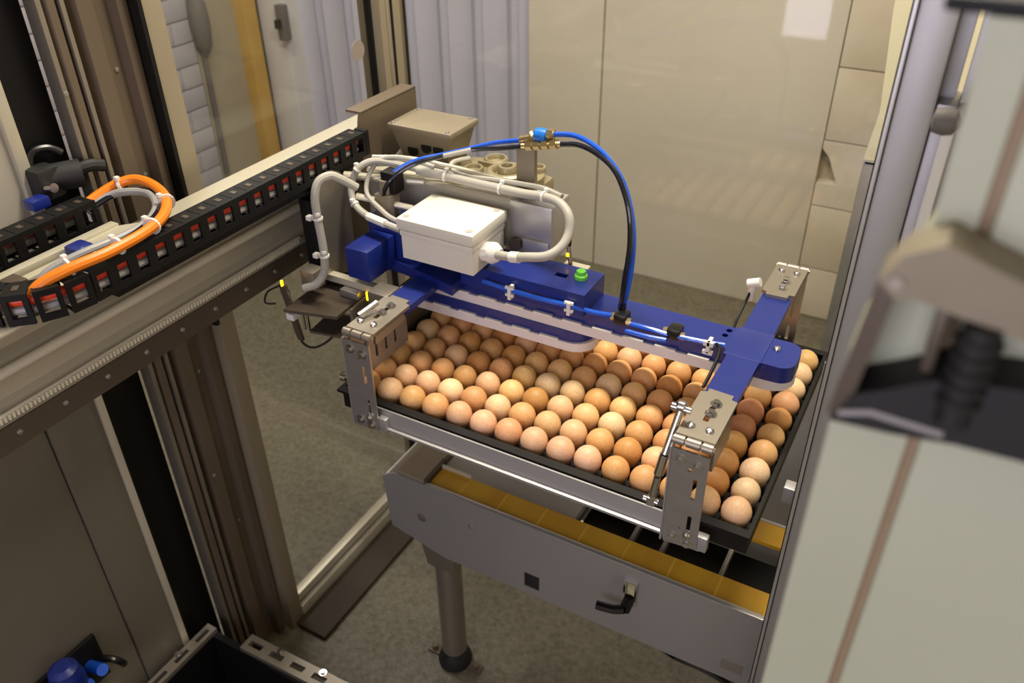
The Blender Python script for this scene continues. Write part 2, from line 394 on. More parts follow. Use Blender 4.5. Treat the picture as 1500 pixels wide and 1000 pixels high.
part('knob', MB().lathe([(.004,-.012), (.011,-.010), (.013,0), (.011,.008), (.004,.012)], (.785, -.06, .618), 'x', 16), 'cord_grey', kb)
part('grip', MB().lathe([(.006,0), (.011,.004), (.012,.014), (.008,.02)], (.800, -.06, .61), 'x', 16), 'pink', kb)
part('stem', MB().cyl((.795, -.055, .612), (.795, .05, .612), .005), 'steel', kb)

# cream machine seen through the far glass
cmx = thing('cream_machine', (.75, 1.4, FL), 'cream painted machine housing with slanted cover behind the right post', 'machine')
part('housing', MB().box(.645, 1.0, 1.21, 1.6, FL, .10, .006), 'cream_far', cmx)
part('slanted_cover', MB().prism([(.600, .10), (1.0, .10), (1.0, 1.1), (.585, 1.1), (.590, .45), (.612, .22)], 'y', 1.205, 1.58), 'cream_far', cmx)
part('grey_door', MB().box(.602, .70, 1.20, 1.21, -.8, .098, .003), 'alu_bright', cmx)
part('door_seam', MB().box(.606, .634, 1.1985, 1.2, .092, .097).box(.629, .634, 1.1985, 1.2, .03, .097), 'black', cmx)

# ------------------------------------------------------------------ conveyor
CT = -.31
cv = thing('conveyor', (.4, .21, FL), 'stainless steel lift conveyor with gold belt strips under the tray', 'conveyor')
fp = part('front_plate', MB().plate([(-.08, CT-.02), (-.05, CT), (1.25, CT), (1.25, CT-.185), (.06, CT-.195), (-.07, CT-.16)], [circ(.012, CT-.10, .011), rect(.258, .292, CT-.172, CT-.132), rect(.474, .492, CT-.080, CT-.034)], 'y', .095, .101), 'steel_plain', cv)
part('rim_edge', MB().box(.03, 1.25, .093, .103, CT-.001, CT+.004, .001), 'alu_bright', fp)
part('square_plug', MB().box(.2585, .2915, .0965, .1005, CT-.1715, CT-.1325, .001), 'rubber', fp, 'black square plug')
part('rivet', MB().lathe([(.006,0), (.005,-.002), (.001,-.003)], (.135, .095, CT-.065), 'y', 10), 'steel', fp)
part('type_plate', MB().box(.665, .705, .0935, .0955, CT-.162, CT-.138), 'label_plate', fp)
part('rear_plate', MB().box(-.05, 1.25, .325, .331, CT-.185, CT), 'steel_plain', cv)
part('end_plate', MB().box(-.078, -.072, .10, .33, CT-.15, CT-.02), 'steel_plain', cv)
part('end_cover', MB().prism([(-.076, CT-.022), (-.048, CT+.006), (.022, CT+.006), (.022, CT-.03), (-.076, CT-.03)], 'y', .101, .325), 'frame_tan', cv)
part('end_cover', MB().box(.022, .030, .101, .175, CT-.03, CT+.008), 'steel_dark', cv)
part('deck_plate', MB().box(.03, .335, .155, .275, CT-.012, CT-.006), 'steel', cv)
part('deck_step', MB().box(.03, .10, .158, .162, CT-.006, CT+.006), 'alu', cv)
for ys, off in (((.103, .158), 0), ((.272, .325), 1)):
    bs = part('belt_strip', MB().box(.032, 1.25, ys[0], ys[1], CT-.010, CT-.002), 'gold', cv, 'gold coloured belt strip')
    for k in range(13):
        xk = .10 + k*.088
        part('belt_joint', MB().box(xk, xk+.004, ys[0]+.001, ys[1]-.001, CT-.002, CT-.0012), 'gold_joint', bs)
part('belt_bed', MB().box(.335, 1.25, .160, .270, CT-.06, CT-.05), 'black', cv)
for xk in (.33, .445, .505, .62, .72):
    part('cross_bar', MB().box(xk, xk+.008, .158, .272, CT-.03, CT-.012, .001), 'steel', cv)
for lx, ly in ((.035, .145), (1.1, .145)):
    lg = part('leg', MB().cyl((lx, ly, FL+.05), (lx, ly, CT-.17), .030, 20), 'steel_warm', cv)
    part('leg_flange', MB().prism([(lx-.045, CT-.185), (lx+.05, CT-.185), (lx+.035, CT-.26), (lx-.03, CT-.26)], 'y', ly-.035, ly+.03), 'steel_warm', lg)
    part('foot', MB().lathe([(.040,0), (.042,.012), (.036,.03), (.020,.06)], (lx, ly, FL), 'z', 20), 'rubber', lg)
    part('foot_bracket', MB().box(lx-.075, lx+.075, ly-.012, ly+.012, FL+.0, FL+.006, .002).cyl((lx-.06, ly, FL), (lx-.06, ly, FL+.018), .008, 6).cyl((lx+.06, ly, FL), (lx+.06, ly, FL+.018), .008, 6), 'steel_brown', lg)
lv = thing('clamp_lever', (.47, .09, CT-.09), 'black clamping lever in a steel slot on the conveyor side', 'lever')
part('slot_bracket', MB().frame([(.470, CT-.085), (.496, CT-.085), (.496, CT-.03), (.470, CT-.03)], [(.474, CT-.080), (.492, CT-.080), (.492, CT-.034), (.474, CT-.034)], 'y', .088, .0948), 'chrome', lv)
part('hub', MB().cyl((.483, .094, CT-.078), (.483, .066, CT-.082), .011, 14), 'black_gloss', lv)
part('handle', MB().tube([(.483, .066, CT-.08), (.462, .060, CT-.085), (.432, .054, CT-.084)], .0085, 8), 'black_gloss', lv)
# cable bundle under the conveyor
for k, (m_, lab) in enumerate((('black_hose', 'black cable looping under the conveyor side plate'), ('alu_bright', 'pale grey hose looping under the conveyor side plate'))):
    solid('cable', MB().tube([(.55, .13+.018*k, CT-.23), (.58, .11+.018*k, CT-.21), (.64, .105+.018*k, CT-.203), (.70, .108+.018*k, CT-.222), (.78, .12+.018*k, CT-.26), (.82, .16+.018*k, CT-.30)], .007, 8), m_, lab, 'cable')

# ------------------------------------------------------------------ egg tray and eggs
P = .047
tr = thing('egg_tray', (.329, .2115, -.036), 'black plastic egg tray held by the gripper', 'tray')
X0, X1, Y0, Y1 = -.027, .6830, -.030, .453
part('tray_wall', MB().frame([(X0-.004, Y0-.004), (X1+.004, Y0-.004), (X1+.004, Y1+.004), (X0-.004, Y1+.004)], [(X0, Y0), (X1, Y0), (X1, Y1), (X0, Y1)], 'z', -.036, .004), 'tray_black', tr)
part('rim', MB().frame([(X0-.007, Y0-.015), (X1+.006, Y0-.015), (X1+.006, Y1+.015), (X0-.007, Y1+.015)], [(X0, Y0), (X1, Y0), (X1, Y1), (X0, Y1)], 'z', .002, .007), 'tray_black', tr)
part('tray_floor', MB().box(X0, X1, Y0, Y1, -.034, -.0285), 'tray_black', tr)
for i in range(14): part('divider', MB().box((i+.5)*P-.0006, (i+.5)*P+.0006, Y0, Y1, -.0285, -.020), 'tray_black', tr)
for j in range(9): part('divider', MB().box(X0, X1, (j+.5)*P-.0006, (j+.5)*P+.0006, -.0285, -.020), 'tray_black', tr)
for i in (3, 5, 7, 9): part('foot_rib', MB().box(X0+i*.055, X0+i*.055+.01, Y0-.012, Y0-.004, -.034, .003), 'tray_black', tr)

def egg_mesh(a, b, c):
    prof = []
    n = 14
    for i in range(n+1):
        th = PI*i/n; z = -math.cos(th); r = math.sin(th)*(1 + .10*z - .04*z*z)
        prof.append((max(a*r, 1e-5), (b if z < 0 else c)*z))
    return MB().lathe(prof, (0, 0, 0), 'z', 24).mesh('egg', 'egg', ang=80)
EGGS = [egg_mesh(.0230, .0283, .0262), egg_mesh(.0225, .0283, .0275), egg_mesh(.0232, .0283, .0265), egg_mesh(.0219, .0283, .0250)]
PAL = {'P': ((238, 205, 158), 'pale cream'), 'L': ((228, 184, 136), 'light beige'), 'K': ((230, 182, 144), 'pinkish beige'), 'T': ((218, 166, 108), 'tan'),
       'Y': ((232, 187, 124), 'yellowish beige'), 'O': ((202, 147, 86), 'orange brown'), 'R': ((214, 156, 112), 'reddish tan'), 'B': ((176, 118, 74), 'brown')}
ROWS = ['TLTTLKRKKKTTTLK', 'TLLPTPTLLTOLTOP', 'TTTTLYOLYPTTTOP', 'TTLOTYPPTYTTTOT', 'LTOTOYYTPYTTTRY',
        'TTTOLTTOTTOTTRO', 'TTLLTTOTLTTTTTR', 'TLTLTLTTTTLKTTP', 'TLTTLLTTTYLTTTP', 'TTLTTLTTLTLLTTY']
ORD = ['first', 'second', 'third', 'fourth', 'fifth', 'sixth', 'seventh', 'eighth', 'ninth', 'tenth', 'eleventh', 'twelfth', 'thirteenth', 'fourteenth', 'fifteenth']
for r in range(10):
    for c in range(15):
        rgb, w = PAL[ROWS[r][c]]
        k = random.choice([0, 0, 1, 2, 2, 3])
        o = bpy.data.objects.new('egg', EGGS[k]); COL.objects.link(o)
        o.location = Vector((c*P + random.uniform(-.0002, .0002), r*P + random.uniform(-.0002, .0002), 0)) + OFF
        s = random.uniform(.975, .998); o.scale = (s, s, 1.0); o.rotation_euler = (0, 0, random.uniform(0, 6.28))
        f = [random.uniform(-8, 8)]*3
        o.color = lin([max(0, min(250, v + f[0] + random.uniform(-3, 3))) for v in rgb]) + (1,)
        tag(o, '%s egg, %s row from the steel ledge, %s from the open tray end' % (w, ORD[r], ORD[14-c]), 'egg', 'eggs in the black tray')

# ------------------------------------------------------------------ gripper head
gh = thing('tray_gripper', (.32, .21, .10), 'blue steel tray gripper head with cross arms and hinged plates', 'gripper')
beam = part('main_beam', MB().plate([(-.14, .180), (.585, .180), (.605, .168)] + arc(.650, .190, .022, -90, 0, 6) + arc(.650, .222, .022, 0, 90, 6) + [(-.14, .244)], [circ(.557, .232, .005, 10), circ(.555, .216, .005, 10)], 'z', .122, .150), 'blue', gh, 'royal blue flat beam with rounded end')
part('band', MB().prism([(.02, .176), (.58, .176), (.60, .168)] + arc(.636, .205, .037, -90, 90, 10) + [(.02, .247)], 'z', .104, .121), 'white_band', beam)
for k in range(9): part('tab', MB().box(.07+.055*k, .105+.055*k, .174, .1795, .121, .1248), 'white_plastic', beam)
inst('rivet', DOME, beam, (.637, .214, .150))
rb = part('raised_block', MB().box(.10, .335, .160, .242, .150, .172).plate(rect(.10, .335, .160, .242), [rect(.262, .284, .198, .210)], 'z', .172, .190), 'blue', gh)
part('cap', MB().lathe([(.011,0), (.011,.006), (.008,.008), (.008,.014), (.003,.015)], (.306, .210, .190), 'z', 16), 'green_cap', rb, 'bright green cap')
fb = part('lower_plate', MB().prism([(-.01, .174), (.300, .174)] + arc(.300, .210, .036, -90, 90, 10)[1:] + [(-.01, .246)], 'z', .083, .1038), 'blue', gh)
part('band', MB().prism([(-.02, .170), (.302, .170)] + arc(.302, .210, .040, -90, 90, 10)[1:] + [(-.02, .250)], 'z', .066, .0825), 'white_band', fb)
for k in range(5): part('tab', MB().box(.03+.055*k, .065+.055*k, .1685, .1735, .0825, .0862), 'white_plastic', fb)
part('end_plate', MB().box(-.041, -.037, .07, .26, -.032, .104, .001), 'steel_warm', gh)
for xc in (.040, .597):
    part('cross_arm', MB().prism([(xc-.024, .050), (xc-.014, .048), (xc+.012, .048), (xc+.024, .040), (xc+.026, .19), (xc+.024, .372), (xc-.024, .372), (xc-.024, .19)], 'z', .1385, .1505).box(xc-.030, xc+.028, .165, .25, .135, .1515, .002), 'blue', gh)

PLATE_T = 'steel'
def gripper(xc, sgn, style):
    # sgn=-1 front (toward -y), +1 rear; outer edge of tray at yo
    def Y(v): return (v if sgn < 0 else .423 - v)      # mirror about the tray middle
    def bx(m, x0, x1, y0, y1, z0, z1, bev=0): a, b = sorted((Y(y0), Y(y1))); m.box(x0, x1, a, b, z0, z1, bev); return m
    g = part('gripper_bracket', bx(MB().plate([(xc-.027, Y(-.052)), (xc+.027, Y(-.052)), (xc+.027, Y(.048)), (xc+.018, Y(.050)), (xc+.018, Y(.060)), (xc-.018, Y(.062)), (xc-.018, Y(.054)), (xc-.027, Y(.050))], [rect(xc-.004, xc+.004, *sorted((Y(-.012), Y(.022))))], 'z', .1508, .1568), xc+.022, xc+.027, -.048, .03, .105 if style != 'fl' else .135, .152), 'steel_warm', gh)
    if style == 'fl':
        part('side_flange', MB().plate(rect(-.045, .105, .036, .150), [rect(-.015+.027*k, -.008+.027*k, .055, .115) for k in range(4)], 'x', xc-.0290, xc-.0270), 'steel_plain', g)
    for y in (.006, .030): inst('bolt', BOLT, g, (xc+.002, Y(y), .157))
    for x in (-.014, .012): inst('rivet', DOME, g, (xc+x, Y(-.030), .1567))
    # hinge
    hg = part('hinge', MB().cyl((xc-.027, Y(-.058), .151), (xc-.012, Y(-.058), .151), .0072, 12).cyl((xc-.009, Y(-.058), .151), (xc+.010, Y(-.058), .151), .0072, 12).cyl((xc+.013, Y(-.058), .151), (xc+.027, Y(-.058), .151), .0072, 12).cyl((xc-.029, Y(-.058), .151), (xc+.029, Y(-.058), .151), .004, 10), 'steel_warm', gh)
    # front plate, leaning slightly outward at the bottom
    pl = part('gripper_plate', MB().plate([(xc-.026, .142), (xc+.026, .142), (xc+.026, -.030), (xc-.022, -.034), (xc-.026, -.020)], [rect(xc+.008, xc+.014, .062, .098), rect(xc+.008, xc+.014, .000, .030), circ(xc+.002, .112, .003, 10), circ(xc-.001, .002, .002, 8)], 'y', *sorted((Y(-.0665), Y(-.0632)))), PLATE_T, gh, 'flat stainless gripper plate')
    m = MB().prism([(Y(-.0665), .142), (Y(-.0665), -.034), (Y(-.056), -.030), (Y(-.049), .0), (Y(-.047), .06), (Y(-.054), .142)], 'x', xc-.0285, xc-.0255)
    part('side_flange', m, 'steel_plain', pl)
    ro = (PI/2 if sgn < 0 else -PI/2, 0, 0)
    for x, z in ((-.012, .126), (.012, .122), (-.010, -.018), (.012, -.022)):
        inst('bolt', BOLT, pl, (xc+x, Y(-.0665), z), ro)
    inst('rivet', DOME, pl, (xc+.011, Y(-.0668), -.006), ro)
    # lower hook that reaches under the tray
    part('hook', bx(bx(MB(), xc-.022, xc+.030, -.0632, -.048, -.034, -.0305), xc+.022, xc+.040, -.0632, -.050, -.034, -.006, .003), 'steel_plain', pl)
    return g, pl
gfr = gripper(.597, -1, 'fr'); gfl = gripper(.042, -1, 'fl'); gripper(.597, 1, 'rr'); gripper(.042, 1, 'rl')
# linkage rod beside the front right plate
part('link_rod', MB().cyl((.566, -.025, .178), (.560, -.058, .118), .0055).cyl((.560, -.058, .118), (.556, -.064, .085), .0068).cyl((.556, -.066, .082), (.551, -.068, .035), .005), 'chrome', gh, 'polished linkage rod')
part('rod_end', MB().cyl((.553, -.027, .178), (.580, -.027, .178), .0055).lathe([(.004,-.008), (.008,-.004), (.008,.004), (.004,.008)], (.566, -.025, .180), 'x', 12), 'chrome', gh)
part('rod_end', MB().cyl((.540, -.068, .036), (.562, -.068, .036), .0045).box(.545, .557, -.073, -.062, .028, .044, .002), 'chrome', gh)
part('link_rod', MB().cyl((.022, -.028, .164), (.030, .012, .170), .0055), 'chrome', gh)
part('stop_screw', MB().cyl((.016, -.045, .045), (-.004, -.047, .045), .004).cyl((-.004, -.047, .045), (-.014, -.048, .045), .0085, 12), 'chrome', gh)
part('swivel_fitting', MB().cyl((.545, .375, .16), (.565, .375, .168), .008).cyl((.553, .375, .13), (.553, .375, .165), .006), 'white_plastic', gh)
part('signal_wire', MB().tube([(.552, .374, .15), (.548, .36, .13), (.546, .33, .115), (.548, .30, .11)], .0025, 6), 'black', gh)
# ledge bars on both long sides
for s in (0, 1):
    yy = lambda v: v if s == 0 else .423-v
    part('ledge_bar', MB().prism([(yy(-.0470), .004), (yy(-.0500), .004), (yy(-.0540), -.024), (yy(-.0610), -.0255), (yy(-.0610), -.0300), (yy(-.0300), -.0415), (yy(-.0300), -.0370), (yy(-.0470), -.0335)], 'x', .02, .572), 'steel_plain', gh, 'long stainless ledge under the tray edge')
# dark frame members towards the carriage
part('end_block', MB().box(-.090, -.040, .085, .165, .150, .210, .004), 'blue', gh)
part('end_block', MB().box(-.10, -.006, .168, .245, .1505, .232, .004), 'blue', gh)
part('support_bar', MB().box(-.17, .03, .100, .116, .118, .132, .002), 'alu', gh)
part('support_bar', MB().box(-.03, .03, .06, .10, .12, .150, .003), 'steel_warm', gh)
part('rear_wing', MB().prism([(-.05, .16), (.10, .13), (.10, .19), (-.05, .19)], 'z', .140, .160), 'blue', gh)

# ------------------------------------------------------------------ junction box
jb = thing('junction_box', (.07, .18, .19), 'white plastic junction box on top of the gripper head', 'junction box')
part('box_body', MB().prism([(.004, .128), (.146, .128), (.146, .232), (.004, .232)], 'z', .1925, .245).box(.002, .148, .125, .235, .236, .247, .003), 'box_white', jb)
part('lid', MB().box(-.002, .152, .121, .239, .248, .270, .007), 'box_white', jb)
for x, y in ((.012, .135), (.137, .135), (.012, .226), (.137, .226)):
    part('screw', MB().cyl((x, y, .2695), (x, y, .2708), .006, 14), 'conduit_grey', jb)
part('cable_gland', MB().cyl((.146, .165, .222), (.160, .165, .224), .017, 10).lathe([(.018,.0), (.019,.008), (.014,.016), (.010,.020)], (.158, .165, .223), 'x', 16), 'white_plastic', jb)
part('mounting_foot', MB().box(.06, .14, .165, .225, .1902, .1924, .0), 'black', jb)

# ------------------------------------------------------------------ actuator, gear motor, carriage
la = thing('linear_actuator', (.07, .28, .15), 'silver aluminium profile with square end behind the white box', 'actuator')
part('profile', MB().prism([(.252, .19), (.252, .275), (.257, .281), (.270, .281), (.274, .276), (.290, .276), (.294, .281), (.305, .281), (.31, .275), (.31, .19)], 'x', -.16, .15), 'alu', la)
part('end_cap', MB().box(.150, .232, .246, .315, .183, .284, .004), 'alu_bright', la)
part('bolt_head', MB().cyl((.165, .2459, .206), (.165, .236, .206), .012, 14), 'steel_dark', la)
part('lower_step', MB().box(.178, .228, .2405, .2459, .1915, .220, .002), 'alu_bright', la)

gm = thing('gear_motor', (-.03, .40, .14), 'grey gear motor with terminal box and cast gearbox', 'motor')
gb = part('gearbox', MB().box(-.040, .140, .330, .445, .152, .252, .012), 'cast', gm)
def ring(x, y, ro, ri, z0, h): return MB().lathe([(ro, z0), (ro, z0+h), (ro*.9, z0+h+.003), (ri*1.1, z0+h+.003), (ri, z0+h), (ri*.95, z0+.004), (.001, z0+.004)], (x, y, 0), 'z', 24)
part('gearbox_lid', MB().prism(arc(.085, .388, .054, -120, 120, 16) + arc(-.005, .388, .044, 120, 240, 10), 'z', .252, .266), 'cast', gm)
part('boss', ring(.075, .372, .040, .026, .264, .012), 'cast', gb)
part('boss', ring(.075, .372, .018, .010, .268, .016), 'cast', gb)
part('boss', ring(.008, .362, .020, .013, .264, .008), 'cast', gb)
part('boss', ring(.025, .418, .024, .016, .264, .010), 'cast', gb)
part('boss', ring(-.028, .388, .014, .009, .264, .008), 'cast', gb)
part('boss', ring(.115, .420, .016, .010, .264, .008), 'cast', gb)
part('rib', MB().box(.0, .06, .39, .396, .264, .276, .002).box(.04, .046, .34, .39, .264, .274, .002), 'cast', gb)
mo = part('motor_body', MB().cyl((-.182, .400, .205), (-.035, .400, .205), .062, 28), 'cast_grey', gm)
for k in range(14):
    a = 2*PI*k/14
    part('cooling_fin', MB().prism([(.06*math.cos(a-.03), .06*math.sin(a-.03)), (.072*math.cos(a-.025), .072*math.sin(a-.025)), (.072*math.cos(a+.025), .072*math.sin(a+.025)), (.06*math.cos(a+.03), .06*math.sin(a+.03))], 'x', -.19, -.05), 'cast_grey', mo) if False else None
part('fan_cowl', MB().lathe([(.05,-.04), (.066,-.03), (.068,.03), (.064,.035)], (-.148, .400, .205), 'x', 28), 'alu', gm)
tb = part('terminal_box', MB().add([(-.150,.362,.262), (-.050,.362,.262), (-.050,.430,.262), (-.150,.430,.262), (-.168,.350,.325), (-.035,.350,.325), (-.035,.442,.325), (-.168,.442,.325)], [[0,3,2,1],[4,5,6,7],[0,1,5,4],[1,2,6,5],[2,3,7,6],[3,0,4,7]]), 'cast_grey', gm)
part('lid', MB().box(-.174, -.029, .344, .448, .324, .336, .004), 'cast_grey', tb)
for x in (-.092, -.065): part('knockout', MB().cyl((x, .365, .296), (x, .3535, .298), .0115, 16), 'black', tb)
part('knockout', MB().cyl((-.125, .365, .285), (-.125, .3555, .287), .012, 16), 'black', tb)
for x, y in ((-.042, .438), (-.162, .438), (-.040, .352), (-.163, .352)): inst('screw', RIVET, tb, (x, y, .336))

cg = thing('gantry_carriage', (-.2, .25, .05), 'dark gantry carriage plate riding on the rail behind the hoses', 'carriage')
part('carriage_plate', MB().box(-.215, -.198, .12, .325, .08, .27, .004), 'steel_dark', cg)
part('carriage_block', MB().box(-.20, -.162, .105, .20, .07, .27, .004), 'black', cg)
part('rounded_plate', MB().prism([(.095, .13), (.155, .11), (.182, .14), (.185, .26)] + arc(.140, .270, .045, 0, 180, 10) + [(.095, .24)], 'x', -.158, -.150), 'steel_warm', cg)
part('cover_plate', MB().prism([(.265, .27), (.290, .368), (.47, .368), (.47, .30), (.40, .23), (.30, .22)], 'x', -.196, -.190), 'steel_brown', cg)
part('cover_flange', MB().box(-.225, -.190, .29, .47, .366, .371, .001), 'steel_brown', cg)
part('valve_block', MB().box(-.085, -.050, .175, .205, .20, .275, .003).cyl((-.068, .19, .275), (-.068, .19, .30), .012), 'cast_grey', cg)
part('valve_head', MB().box(-.075, -.045, .185, .215, .275, .315, .004), 'black', cg)
part('spacer_rod', MB().cyl((-.16, .19, .29), (-.02, .24, .285), .007, 10), 'alu', cg)
part('spacer_rod', MB().cyl((-.12, .17, .265), (-.02, .20, .250), .006, 10), 'alu', cg)

# sensor bracket under the carriage
sb = thing('sensor_bracket', (-.13, .06, .03), 'brown steel sensor bracket hanging under the carriage', 'bracket')
part('shelf_plate', MB().prism([(-.175, .00), (-.075, .025), (-.080, .115), (-.180, .105)], 'z', .098, .104), 'steel_dark', sb)
part('shelf_plate', MB().prism([(-.150, .03), (-.072, .045), (-.08, .115), (-.16, .105)], 'z', .044, .049), 'steel_dark', sb)
part('upright', MB().prism([(-.195, .14), (-.180, .14), (-.160, .03), (-.172, .03)], 'y', .018, .024), 'steel_dark', sb)
part('upright', MB().box(-.075, -.070, .06, .115, .01, .10), 'steel_warm', sb)
for x in (-.160, -.150): part('pin', MB().cyl((x, .03, .05), (x, .03, .098), .0028, 8), 'chrome', sb)
part('pin', MB().cyl((-.178, .022, .04), (-.178, .022, .13), .003, 8), 'chrome', sb)
part('clip', MB().box(-.182, -.165, .010, .028, .075, .088, .002), 'white_plastic', sb)
part('clamp_block', MB().box(-.17, -.14, .05, .08, .125, .16, .002), 'steel_warm', sb)
part('clamp_block', MB().box(-.115, -.075, .085, .13, .104, .118, .002), 'steel', sb)
part('indicator_light', MB().box(-.0625, -.0585, .094, .099, .104, .121, .001), 'led_yellow', sb, 'lit yellow indicator')
part('indicator_light', MB().box(-.189, -.185, .0175, .0215, .138, .150, .001), 'led_yellow', sb, 'lit yellow indicator')
part('sensor_wire', MB().tube([(-.171, .022, .05), (-.168, .025, .02), (-.152, .035, .008), (-.13, .05, .02), (-.115, .06, .04)], .0022, 6), 'black', sb)
part('sensor_wire', MB().tube([(-.190, .018, .14), (-.205, .0, .132), (-.205, -.01, .115), (-.19, .0, .112)], .002, 6), 'black', sb)
ps = thing('proximity_sensor', (.27, .245, .19), 'slim sensor with lit yellow indicator behind the blue block', 'sensor')
part('sensor_body', MB().cyl((.268, .250, .185), (.262, .250, .225), .004, 10), 'brass', ps)
part('sensor_plug', MB().cyl((.262, .250, .222), (.262, .252, .25), .0055, 10), 'black', ps)
part('indicator_light', MB().box(.2605, .2665, .2445, .2465, .203, .209, .001), 'led_yellow', ps)
part('sensor_bracket_plate', MB().box(.255, .30, .247, .262, .182, .186), 'alu', ps)

# ------------------------------------------------------------------ gantry rail
YA, YB = -1.35, .50
gr = thing('gantry_rail', (-.29, -.3, .1), 'long aluminium gantry rail with toothed belt below the cable chain', 'rail')
part('rail_body', MB().prism([(-.32, .105), (-.262, .105), (-.262, .142), (-.270, .147), (-.270, .165), (-.278, .17), (-.278, .208), (-.270, .213), (-.270, .228), (-.285, .236), (-.285, .295), (-.32, .295)], 'y', YA, YB), 'alu', gr)
part('top_flange', MB().box(-.322, -.205, YA, YB, .296, .301, .001), 'alu', gr)
part('chain_guide', MB().box(-.200, -.166, -.30, .255, .290, .301, .001), 'black', gr)
part('guide_rod', MB().cyl((-.256, YA, .219), (-.256, .16, .219), .0075, 12), 'rod', gr, 'pale upper guide rod')
part('lower_skirt', MB().box(-.262, -.258, YA, .35, .100, .140), 'steel_dark', gr)
part('end_plate', MB().box(-.35, -.23, YB, YB+.012, .09, .31, .002), 'steel_dark', gr)
tbelt = part('toothed_belt', MB().cyl((-.258, YA, .156), (-.258, .15, .156), .0055, 10), 'rod', gr, 'pale toothed belt')
mb = MB(); y = YA
while y < .14:
    mb.box(-.2545, -.2505, y, y+.0036, .1520, .1605); y += .0065
part('belt_teeth', mb, 'rod', tbelt, kind='stuff')
for k in range(14):
    inst('rivet', RIVET, gr, (-.258, -.75+k*.075, .122), (0, PI/2, 0))

# ------------------------------------------------------------------ cable chain
ch = thing('cable_chain', (-.2, -.1, .30), 'black plastic cable chain with red and grey cables in its openings', 'cable chain')
H0, H1 = .302, .347
LK = MB()
for xx in (-.0165, .0165):
    LK.box(xx-.0022, xx+.0022, -.0165, .0165, H0, H0+.010).box(xx-.0022, xx+.0022, -.0165, .0165, H1-.009, H1)
    LK.box(xx-.0022, xx+.0022, -.0165, -.0092, H0+.010, H1-.009).box(xx-.0022, xx+.0022, .0092, .0165, H0+.010, H1-.009)
LK.box(-.0145, .0145, -.0160, -.0125, H0, H0+.003).box(-.0145, .0145, -.0158, .0158, H1-.0022, H1)
LKM = LK.mesh('link', 'black')
RIDGE = MB().box(-.006, .006, -.004, .004, 0, .0010, .0003).mesh('ridge', 'steel_dark')
RX, BR_ = -.1795, .095
CY = -.335
path = []
s_ = .245
while s_ > CY: path.append((RX, s_, 0.0)); s_ -= .033
a = (CY - s_)/BR_
while a < PI: path.append((RX-BR_+BR_*math.cos(a), CY-BR_*math.sin(a), -a)); a += .033/BR_
s_ = CY + (a-PI)*BR_
while s_ < -.165: path.append((RX-2*BR_, s_, PI)); s_ += .033
for i, (x, y, a) in enumerate(path):
    o = inst('link', LKM, ch, (x, y, 0), (0, 0, a))
    o.location.z = -BASE[ch].z
    o2 = inst('ridge', RIDGE, ch, (x, y, H1), (0, 0, a)); 
part('end_bracket', MB().box(-.187, -.160, .2620, .272, .302, .349, .002), 'black', ch)
pts = [Vector((x, y, 0)) for x, y, a in path]
def along(dz, dr):
    out = []
    for x, y, a in path: out.append((x + dr*math.cos(a), y + dr*math.sin(a), dz))
    return out
solid('power_cable', MB().tube(along(.3320, .0066), .0068, 8, 2), 'red', 'red cable running through the upper half of the cable chain', 'cable')
solid('signal_cable', MB().tube(along(.3180, .0070), .0060, 8, 2), 'grey_cable', 'grey cable running through the lower half of the cable chain', 'cable')
oc = thing('motor_cable', (-.25, -.25, .355), 'thick orange cable looping out of the cable chain', 'cable')
part('jacket', MB().tube([(-.369, -.185, .336), (-.366, -.155, .345), (-.352, -.124, .356), (-.328, -.108, .361), (-.286, -.112, .361), (-.232, -.136, .361), (-.187, -.180, .361), (-.166, -.232, .361), (-.163, -.297, .360), (-.174, -.350, .358), (-.190, -.382, .348), (-.203, -.402, .330)], .0078, 10), 'orange', oc)
def tie(name, p, t, r, parent):
    p, t = Vector(p), Vector(t).normalized(); n = t.cross(Vector((0, 0, 1))).normalized()
    h = p + n*r*.6 + Vector((0, 0, r*.9))
    part(name, MB().cyl(p - t*.0018, p + t*.0018, r, 14).box(h.x-.0035, h.x+.0035, h.y-.0035, h.y+.0035, h.z-.002, h.z+.004, .001), 'white_plastic', parent)
for p, t in (((-.349, -.126, .356), (.6, .6, .1)), ((-.222, -.144, .359), (.7, -.5, 0)), ((-.176, -.212, .359), (.4, -.9, 0)), ((-.170, -.276, .358), (.05, -1, 0)), ((-.182, -.345, .356), (-.25, -1, -.1))):
    tie('cable_tie', p, t, .0128, oc)
gc = solid('signal_cable', MB().tube([(-.362, -.185, .330), (-.352, -.150, .343), (-.328, -.135, .35), (-.290, -.124, .352), (-.244, -.146, .352), (-.210, -.188, .352), (-.199, -.241, .352), (-.206, -.303, .352), (-.218, -.347, .345), (-.226, -.375, .330)], .0062, 10), 'grey_cable', 'grey cable looping beside the orange cable', 'cable')
solid('signal_cable', MB().tube([(-.358, -.185, .333), (-.345, -.145, .345), (-.315, -.125, .353), (-.262, -.124, .356), (-.220, -.160, .356), (-.192, -.21, .356), (-.181, -.27, .355), (-.192, -.34, .350), (-.208, -.385, .332)], .0045, 8), 'black_hose', 'black cable between the orange and grey cable loops', 'cable')
